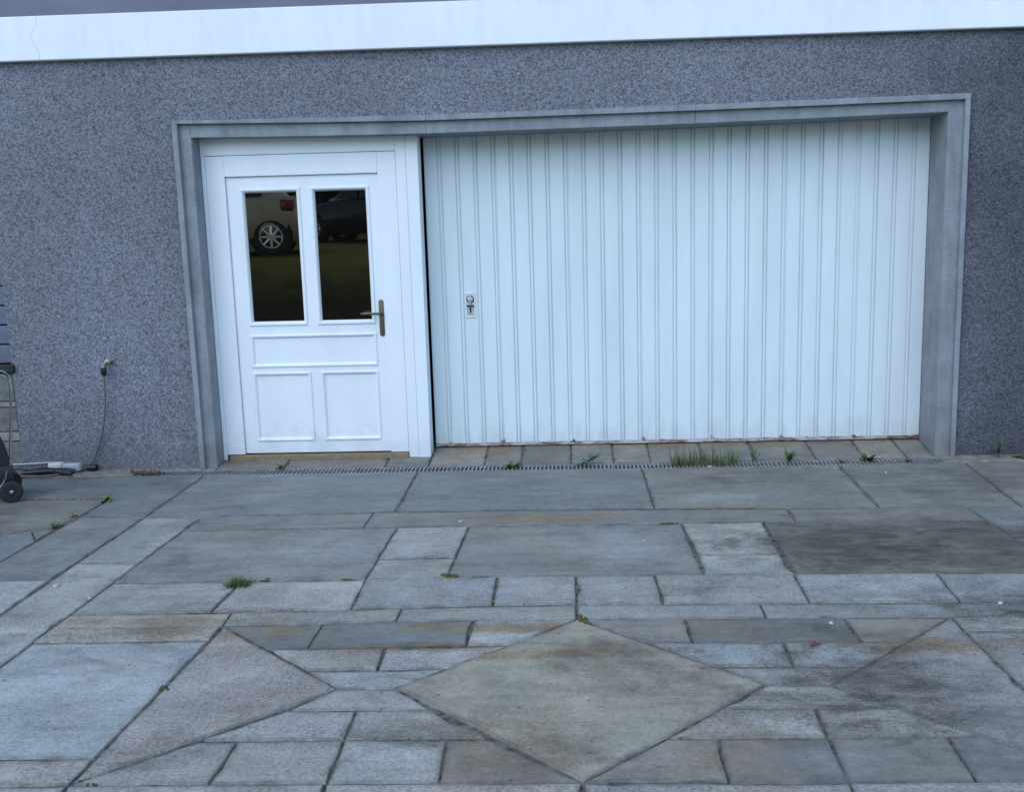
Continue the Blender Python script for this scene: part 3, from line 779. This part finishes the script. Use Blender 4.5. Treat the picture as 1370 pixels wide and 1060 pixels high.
def smooth_path(pts, n=8):
    P = [Vector(p) for p in pts]; P = [P[0]*2-P[1]] + P + [P[-1]*2-P[-2]]; out = []
    for i in range(1, len(P)-2):
        for j in range(n):
            t = j/n; a, b, c, d = P[i-1:i+3]
            out.append(.5*((2*b) + (c-a)*t + (2*a-5*b+4*c-d)*t*t + (3*b-a-3*c+d)*t**3))
    return out + [P[-2]]
tag(MB().tube(smooth_path([(-3.006,-.05,.635),(-3.008,-.05,.56),(-3.022,-.045,.43),(-3.050,-.03,.31),(-3.105,-.018,.16),(-3.16,-.02,.06),(-3.22,-.05,.018),(-3.28,-.13,.013),(-3.40,-.185,.012),(-3.60,-.175,.012),(-3.9,-.2,.012),(-4.4,-.3,.012)]), .0058, 8).build('hose', M['hose_plastic'], None, True),
    'thin beige hose hanging from the tap and trailing along the wall', 'hose')
can = thing('canister', 'white plastic canister lying at the foot of the grey wall', 'canister', (-3.32, -.045, .004))
MB().cbox(-.105, -.012, -.032, .032, .002, .066, .014, 3).build('canister_body', M['white_plastic'], can, True)
MB().cbox(-.0125, .105, -.029, .029, .004, .060, .014, 3).build('canister_cap', M['grey_plastic'], can, True)
wand = thing('spray_lance', 'black spray lance lying on the ground in front of white canister', 'spray lance', (-3.38, -.115, .004))
MB().tube([(-.185, -.03, .016), (-.15, -.02, .018), (-.02, 0, .022), (.10, .02, .018), (.14, .03, .014)], [.010, .018, .024, .020, .012], 10).build('lance_body', M['black_plastic'], wand, True)
MB().tube([(.02, .0, .022), (.10, -.045, .022), (.165, -.062, .02)], [.014, .015, .012], 8).build('lance_grip', M['black_plastic'], wand, True)
MB().tube([(-.15, -.015, .03), (-.05, .02, .045), (.0, .03, .03)], .004, 6).build('trigger', M['black_plastic'], wand, True)
tag(MB().lathe([(.008, -.035), (.019, -.03), (.022, -.005), (.018, .015), (.024, .018), (.022, .032), (.008, .034)], (-3.155, -.028, .026), 'x', 14).build('hose_fitting', M['black_plastic'], None, True),
    'small black hose fitting lying by the wall under the tap', 'hose fitting')
tag(MB().tube(smooth_path([(-3.22,-.012,.035),(-3.40,-.012,.060),(-3.60,-.015,.055),(-3.9,-.02,.05),(-4.5,-.05,.05)]), .0042, 6).build('cable', M['white_plastic'], None, True),
    'white cable running along the foot of the wall', 'cable')
tag(MB().tube(smooth_path([(-3.40,-.05,.035),(-3.52,-.06,.02),(-3.62,-.05,.03),(-3.8,-.09,.03),(-4.5,-.12,.01)]), .006, 6).build('cable', M['black_plastic'], None, True),
    'black cable leading left from the white canister', 'cable')

# shopping trolley at the left edge
tr = thing('hand_trolley', 'black trolley with chrome handle and small wheels at left edge', 'trolley', (-3.26, -.80, 0), 0.52)
wm = MB().lathe([(.030, -.012), (.052, -.015), (.062, -.010), (.064, 0), (.062, .010), (.052, .015), (.030, .012)], (0, 0, 0), 'y', 28).mesh('wheel', M['rubber'], True)
hm = MB().lathe([(.012, -.014), (.028, -.0135), (.030, -.010), (.030, .010), (.012, .014)], (0, 0, 0), 'y', 20).mesh('hub', M['black_plastic'], True)
cm = MB().lathe([(.011, -.0135), (.011, -.018), (.006, -.020)], (0, 0, 0), 'y', 14).mesh('hub_cap', M['chrome'], True)
for dx, dy in ((0, 0), (0, .30)):
    o = link('wheel', wm, tr); o.location = (dx, dy, .064)
    link('hub', hm, o); link('hub_cap', cm, o)
MB().tube([(0, .012, .064), (0, .288, .064)], .007, 8).build('axle', M['chrome'], tr, True)
for dy in (.03, .27):
    MB().tube(smooth_path([(-.012, dy, .10), (.016, dy, .24), (.044, dy, .50), (.056, dy, .66), (.052, dy, .70), (.030, dy, .728), (-.01, dy, .737), (-.10, dy, .74)], 6), .0065, 10).build('handle_tube', M['chrome'], tr, True)
MB().tube([(-.02, .02, .738), (-.07, .02, .739)], .016, 10).tube([(-.02, .28, .738), (-.07, .28, .739)], .016, 10).tube([(-.045, .02, .739), (-.045, .28, .739)], .014, 10).build('grip', M['black_plastic'], tr, True)
MB().cbox(-.16, .022, .018, .285, .085, .215, .012, 2).build('base_box', M['black_plastic'], tr, True)
b = MB().hexa([(-.42,.04,.21),(.012,.04,.21),(.012,.26,.21),(-.42,.26,.21)], [(-.40,.05,.72),(-.055,.05,.72),(-.055,.25,.72),(-.40,.25,.72)])
b = MB()
b.add([(x, y, z__) for y in (.04, .26) for x, z__ in ((-.42,.21),(.008,.216),(-.006,.29),(-.035,.38),(-.05,.55),(-.06,.70),(-.40,.70))],
      [(0,1,2,3,4,5,6), (13,12,11,10,9,8,7)] + [(i, (i+1) % 7, 7+(i+1) % 7, 7+i) for i in range(7)])
b.build('bag', M['black_fabric'], tr)
MB().tube(smooth_path([(-.17,.015,.06),(-.08,.005,.075),(-.03,.0,.13),(-.01,.004,.19)]), .006, 8).build('stand_bar', M['chrome'], tr, True)

# ------------------------------------------------------------------ weeds, moss and litter
PL = random.Random(5)
def weed(name, x, y, z0, n, ln, wd, lift, label, cat='weed', m='leaf_green', stalk=0.0, lean=(0, 0), z_jit=.01, group=None):
    mb = MB()
    if stalk:
        mb.tube([(0, 0, 0), (lean[0]*.5, lean[1]*.5, stalk*.6), (lean[0], lean[1], stalk)], [.003, .0025, .0015], 5)
    for i in range(n):
        h = PL.random()
        b0 = (lean[0]*h + PL.gauss(0, ln*.12), lean[1]*h + PL.gauss(0, ln*.08), h*stalk + PL.random()*z_jit)
        mb.leaf(b0, PL.uniform(0, 2*math.pi), ln*PL.uniform(.55, 1.15), wd*PL.uniform(.7, 1.2), PL.uniform(*lift), PL.uniform(.4, 1.2), 3, PL.uniform(-.5, .5))
    o = mb.build(name, M[m], None, normals=False)
    o.location = (x, y, z0)
    return tag(o, label, cat, group)
def grass(name, x, y, z0, w_, d_, n, ln, label, m='grass_green', lift=(1.1, 1.55), wd=.005):
    mb = MB()
    for i in range(n):
        mb.leaf((PL.uniform(-w_, w_), PL.uniform(-d_, d_), 0), PL.uniform(0, 6.28), ln*PL.uniform(.35, 1.1), wd*PL.uniform(.7, 1.3), PL.uniform(*lift), PL.uniform(.1, .8), 4)
    o = mb.build(name, M[m], None, normals=False); o.location = (x, y, z0)
    return tag(o, label, 'grass')
grass('grass_tuft', .775, -.115, -.03, .205, .035, 360, .165, 'long tuft of thin upright grass growing out of the drain')
weed('weed', -.425, -.125, -.005, 26, .075, .020, (.15, .9), 'low round weed in the drain left of the sprawling one')
w1 = weed('weed', .0, -.085, -.004, 34, .06, .014, (.05, .7), 'sprawling weed with one upright shoot in the middle of the drain', stalk=.05, lean=(.10, 0))
weed('weed', 1.306, -.075, -.01, 18, .065, .026, (.4, 1.3), 'leafy bright green weed right of the grass tuft', stalk=.04)
weed('weed', 1.79, -.08, -.008, 20, .075, .026, (.2, 1.1), 'broad leaved weed in the drain near its right end')
weed('weed', 1.09, -.07, -.01, 10, .075, .010, (.8, 1.5), 'thin upright sprig beside the grass tuft in the drain', stalk=.05, lean=(-.02, 0))
weed('weed', 2.02, -.12, -.008, 14, .045, .014, (.2, .9), 'tiny weed closest to the right jamb in the drain')
weed('weed', 1.62, -.11, -.008, 10, .035, .012, (.2, .9), 'tiny sprout in drain left of the broad leaved weed')
weed('weed', 2.60, -.07, 0, 14, .06, .018, (.3, 1.3), 'weed with upright shoot at the foot of the right wall', stalk=.055, lean=(-.015, 0))
weed('weed', 2.73, -.09, 0, 16, .075, .020, (.05, .5), 'flat weed at right edge by the foot of the wall')
weed('weed', -1.92, -.05, .0, 16, .05, .016, (.3, 1.1), 'small brownish weed at the drain below the white door', m='dry_grass')
grass('grass_clump', -1.462, -2.275, -.010, .042, .034, 420, .052, 'round mossy grass clump in a joint of the left paving', m='grass_green', lift=(.3, 1.5), wd=.006)
weed('weed', -1.36, -2.225, -.008, 18, .035, .010, (.1, .8), 'small dark weed just right of the round grass clump')
weed('weed', -2.71, -.80, -.008, 14, .06, .018, (.2, 1.1), 'weed at paving corner near the trolley', m='grass_green')
weed('weed', -2.74, -1.12, -.008, 18, .04, .010, (.1, .8), 'short dry weed in diagonal left joint', m='dry_grass')
weed('weed', -2.745, -1.33, -.008, 26, .05, .010, (.2, 1.2), 'small green weed at the junction of left paving joints', m='grass_green')
weed('weed', -3.00, -1.46, -.008, 16, .05, .010, (.2, 1.1), 'sparse weed in a joint at the far left', m='grass_green')
def moss(x0, y0, x1, y1, w_, n, label, m='moss_green'):
    mb = MB()
    for i in range(n):
        t = PL.random(); r = w_*PL.uniform(.35, 1.0)
        c = Vector((x0+(x1-x0)*t + PL.gauss(0, w_*.3), y0+(y1-y0)*t + PL.gauss(0, w_*.3), -.006))
        vs_ = [c + Vector((r*math.cos(a)*PL.uniform(.7, 1.2), r*math.sin(a)*PL.uniform(.7, 1.2), 0)) for a in [q*math.pi/3 for q in range(6)]] + [c + Vector((0, 0, .008 + r*.5))]
        mb.add(vs_, [(q, (q+1) % 6, 6) for q in range(6)])
    o = mb.build('moss', M[m], None, True); o['kind'] = 'stuff'
    return tag(o, label, 'moss')
moss(-.61, -2.17, -.54, -2.195, .020, 26, 'brown green moss cushion at the lower end of a paving joint')
moss(.40, -1.425, .48, -1.428, .012, 22, 'short dark moss strip below the narrow paving course')
moss(.63, -1.425, .80, -1.43, .010, 24, 'longer thin moss strip right of the short one')
moss(-.47, -2.205, -.40, -2.21, .012, 14, 'flat dark moss patch right of the brown cushion')
moss(-3.3, -.748, -2.75, -.752, .010, 60, 'dirt and moss filling the joint beside the trolley', 'dirt')
moss(-1.04, -2.205, -1.00, -2.22, .014, 14, 'small brown moss tuft at a joint crossing in the middle left')
moss(-.01, -2.68, .01, -2.74, .02, 22, 'dark moss at the top corner of the large middle diamond')
moss(-1.40, -3.27, -1.37, -3.29, .016, 10, 'dark moss spot beside the long left joint', 'dirt')
moss(-1.42, -3.86, -1.33, -3.88, .010, 16, 'dirt patch in the corner of the left triangular stone', 'dirt')
mb = MB()
for i in range(40):
    c = Vector((PL.gauss(-2.76, .055), PL.gauss(-.10, .03), PL.uniform(.0, .012))); r = PL.uniform(.006, .022)
    vs_ = [c + Vector((r*math.cos(a)*PL.uniform(.6, 1.3), r*math.sin(a)*PL.uniform(.6, 1.3), PL.uniform(-.006, .001))) for a in [q*math.pi/2.5 for q in range(5)]] + [c + Vector((0, 0, r*.6))]
    mb.add(vs_, [(q, (q+1) % 5, 5) for q in range(5)])
o = mb.build('dirt_heap', M['dirt']); o['kind'] = 'stuff'
tag(o, 'small heap of dirt and dead leaves at left end of the drain', 'dirt heap')
mb = MB()
for i in range(260):
    c = Vector((-2.83 + .75*PL.random()**1.5, PL.uniform(-.18, -.066), -.012)); r = PL.uniform(.006, .014)
    vs_ = [c + Vector((r*math.cos(a)*PL.uniform(.6, 1.3), r*math.sin(a)*PL.uniform(.6, 1.3), 0)) for a in [q*math.pi/2.5 for q in range(5)]] + [c + Vector((0, 0, .010))]
    mb.add(vs_, [(q, (q+1) % 5, 5) for q in range(5)])
o = mb.build('silt', M['concrete_strip']); o['kind'] = 'stuff'; tag(o, 'pale silt clogging the left end of the drain grate', 'silt')
def chip(name, x, y, s, m, label, cat):
    mb = MB(); n = 7
    ring = [(s*math.cos(2*math.pi*i/n)*PL.uniform(.6, 1.3), s*.7*math.sin(2*math.pi*i/n)*PL.uniform(.6, 1.3), PL.uniform(.001, .006)) for i in range(n)]
    mb.add(ring + [(0, 0, .009)] + [(a, b_, -.001) for a, b_, c_ in ring], [(i, (i+1) % n, n) for i in range(n)] + [(i, i+n+1, (i+1) % n+n+1, (i+1) % n) for i in range(n)])
    o = mb.build(name, M[m], None); o.location = (x, y, .002); o.rotation_euler = (0, 0, PL.uniform(0, 6))
    return tag(o, label, cat)
chip('paper_scrap', -2.268, -2.254, 0.0173, 'pale_petal', 'larger white scrap on the long left stone', 'scrap')
chip('paper_scrap', -.617, -1.342, 0.0130, 'pale_petal', 'white scrap on narrow paving course in the middle', 'scrap')
chip('paper_scrap', -2.041, -2.42, 0.0094, 'pale_petal', 'tiny white scrap on the joint below the larger left one', 'scrap')
chip('paper_scrap', 1.80, -.43, 0.0086, 'pale_petal', 'tiny white scrap on the large slab below the right jamb', 'scrap')
chip('paper_scrap', .913, -2.775, 0.0094, 'pale_petal', 'white scrap on blue slab right of the middle diamond', 'scrap')
chip('paper_scrap', .30, -1.72, 0.0065, 'pale_petal', 'small white speck on the big square slab', 'scrap')
chip('paper_scrap', 1.60, -2.59, 0.0115, 'pale_petal', 'yellowish scrap on the stained narrow course at right', 'scrap')
chip('paper_scrap', .80, -.19, 0.0101, 'pale_petal', 'white scrap at the foot of the grass tuft', 'scrap')
lf_ = MB()
for a in (0.2, 1.4, 2.7, 4.0): lf_.leaf((0, 0, .004), a, .028, .015, .3, .5, 3, .2)
o = lf_.build('fallen_leaf', M['red_leaf'], None, normals=False); o.location = (.805, -2.985, .003)
tag(o, 'small red fallen leaf on the paving right of the diamond', 'leaf')

# ------------------------------------------------------------------ what the door panes mirror: lawn bank, parked cars, hedge
def lawn_z(y):
    t = min(1, max(0, (-8.4-y)/3.6)); t = t*t*(3-2*t)
    return -.03 + 1.14*t + max(0, -12.6-y)*.045
mb = MB(); nx, ny = 60, 40
for j in range(ny+1):
    y = -8.4 - 36*(j/ny)**1.6
    for i in range(nx+1):
        mb.v.append((-30 + 60*i/nx, y, lawn_z(y) + (PL.uniform(-.02, .02) if j else 0)))
for j in range(ny):
    for i in range(nx):
        a = j*(nx+1)+i; mb.f.append((a, a+1, a+nx+2, a+nx+1))
structure(mb.build('lawn', M['bank_cover'], None, True))

def loft(secs):
    """secs: list of (x, [(y, z) ring])"""
    m = MB(); n = len(secs[0][1])
    for x, rg in secs: m.v += [(x, y, z__) for y, z__ in rg]
    for i in range(len(secs)-1):
        for k_ in range(n): m.f.append((i*n+k_, i*n+(k_+1) % n, (i+1)*n+(k_+1) % n, (i+1)*n+k_))
    m.f += [tuple(range(n)), tuple(range((len(secs)-1)*n, len(secs)*n))]
    return m
def car(label, paint, loc, rz):
    c = thing('parked_car', label, 'car', loc, rz, 'cars parked on the lawn behind the camera')
    def ring(hw, zb, zbelt, top=None):
        rg = [(-hw*.92, zb), (-hw, zb+.12), (-hw*1.02, (zb+zbelt)/2), (-hw*.98, zbelt-.06), (-hw*.92, zbelt)]
        return rg + [(-y, z__) for y, z__ in reversed(rg)]
    B = [(-2.0, .70, .30, .62), (-1.9, .78, .22, .74), (-1.3, .84, .19, .86), (-.75, .86, .18, .96), (0, .87, .18, .97), (.9, .87, .18, 1.0), (1.5, .86, .20, 1.01), (1.85, .80, .28, 1.0), (1.97, .72, .36, .90)]
    loft([(x, ring(hw, zb, zt)) for x, hw, zb, zt in B]).build('body', M[paint], c, True)
    G = [(-.95, .72, .96, .97), (-.30, .74, .96, 1.40), (.25, .74, .97, 1.49), (.95, .72, 1.0, 1.47), (1.25, .68, 1.0, 1.36), (1.56, .66, .98, 1.03)]
    loft([(x, [(-hw-.06, zb), (-hw+.05, (zb+zt)/2), (-hw+.14, zt-.03), (-hw+.24, zt), (hw-.24, zt), (hw-.14, zt-.03), (hw-.05, (zb+zt)/2), (hw+.06, zb)]) for x, hw, zb, zt in G]).build('cabin', M[paint], c, True)
    for s_ in (-1, 1):
        for pts in ([(-.72, .98), (-.12, .99), (-.12, 1.40), (-.26, 1.36)], [(-.06, .99), (.72, 1.0), (.72, 1.40), (.2, 1.42), (-.06, 1.41)], [(.78, 1.0), (1.14, 1.02), (1.0, 1.33), (.78, 1.36)]):
            # side windows follow the lean of the cabin wall
            MB().add([(x, s_*(.815 - (z__-1.0)*.30 + .012), z__) for x, z__ in pts] + [(x, s_*(.815 - (z__-1.0)*.30 - .02), z__) for x, z__ in pts],
                     [tuple(range(len(pts))), tuple(reversed(range(len(pts), 2*len(pts))))] + [(i, (i+1) % len(pts), len(pts)+(i+1) % len(pts), len(pts)+i) for i in range(len(pts))]).build('side_window', M['car_glass'], c)
        MB().cbox(1.42, 1.66, s_*.755-.135, s_*.755+.135, .74, .96, .05, 2).build('tail_light', M['tail_red'], c, True)
        for x in (-1.28, 1.24):
            wh = link('wheel', None, c); wh.location = (x, s_*.76, .31)
            MB().lathe([(.37, -.105), (.37, .105)], (0, 0, .01), 'y', 28).build('arch_liner', M['black_void'], wh)
            MB().lathe([(.20, -.11), (.28, -.125), (.31, -.10), (.31, .10), (.28, .125), (.20, .11)], (0, 0, 0), 'y', 28).build('tyre', M['rubber'], wh, True)
            rm = MB().lathe([(.055, -.130), (.05, -.10), (.05, .10), (.055, .130)], (0, 0, 0), 'y', 14)
            for k_ in range(8):
                a = k_*math.pi/4
                for sd_ in (-1, 1):
                    rm.tube([(.04*math.cos(a), sd_*.126, .04*math.sin(a)), (.185*math.cos(a), sd_*.122, .185*math.sin(a))], [.030, .024], 6)
            for sd_ in (-1, 1):
                rm.tube([(.19*math.cos(q*math.pi/12), sd_*.118, .19*math.sin(q*math.pi/12)) for q in range(25)], .016, 6)
            rm.build('rim', M['rim_alloy'], wh, True)
    MB().cbox(1.66, 1.91, -.80, .80, .34, .62, .06, 2).build('bumper', M[paint], c, True)
    return c
car('silver hatchback parked on the lawn, mirrored in the left door pane', 'silver_paint', (-7.456, -13.91, lawn_z(-14.3)-.03), -0.22).scale = (1.12, 1.12, 1.12)
car('dark car parked further back, mirrored in the right door pane', 'dark_paint', (-4.75, -18.3, lawn_z(-18.3)), 0.25)
structure(MB().box(-3.8, 4, -20.5, -17.2, 1.0, lawn_z(-18.2)+.012).build('parking_strip', M['tarmac']))

hedge = thing('hedge', 'tall dark hedge behind the parked cars', 'hedge', (-6, -26, lawn_z(-26)))
hb = MB()
for i in range(14000):
    x, z__ = PL.uniform(-15, 15), 5.6*PL.random()**.85
    y = PL.gauss(0, .55) + .5*math.sin(x*.9) + .35*math.sin(x*2.3+z__*2)
    hb.leaf((x, y, z__), PL.uniform(0, 6.28), PL.uniform(.25, .5), PL.uniform(.14, .26), PL.uniform(-.6, 1.2), .6, 3, PL.uniform(-1, 1))
hb.build('foliage', M['hedge_leaf'], hedge, normals=False)
cr_ = MB(); nx = 60
for j in range(7):
    for i in range(nx+1):
        x = -15.5+31*i/nx
        cr_.v.append((x, .5*math.sin(x*.9)-.35+PL.uniform(-.15, .15), -.3+j*.9+PL.uniform(-.15, .15)))
for j in range(6):
    for i in range(nx): a = j*(nx+1)+i; cr_.f.append((a, a+1, a+nx+2, a+nx+1))
cr_.build('sky_block_sheet', M['hedge_leaf'], hedge)  # solid sheet added inside the hedge to block sky between the leaves
st = MB()
for i in range(16): st.tube([(-14+i*1.87, 0, -.2), (-14+i*1.87+PL.uniform(-.2, .2), PL.uniform(-.3, .3), 4.6)], [.06, .02], 6)
st.build('stems', M['bark'], hedge)
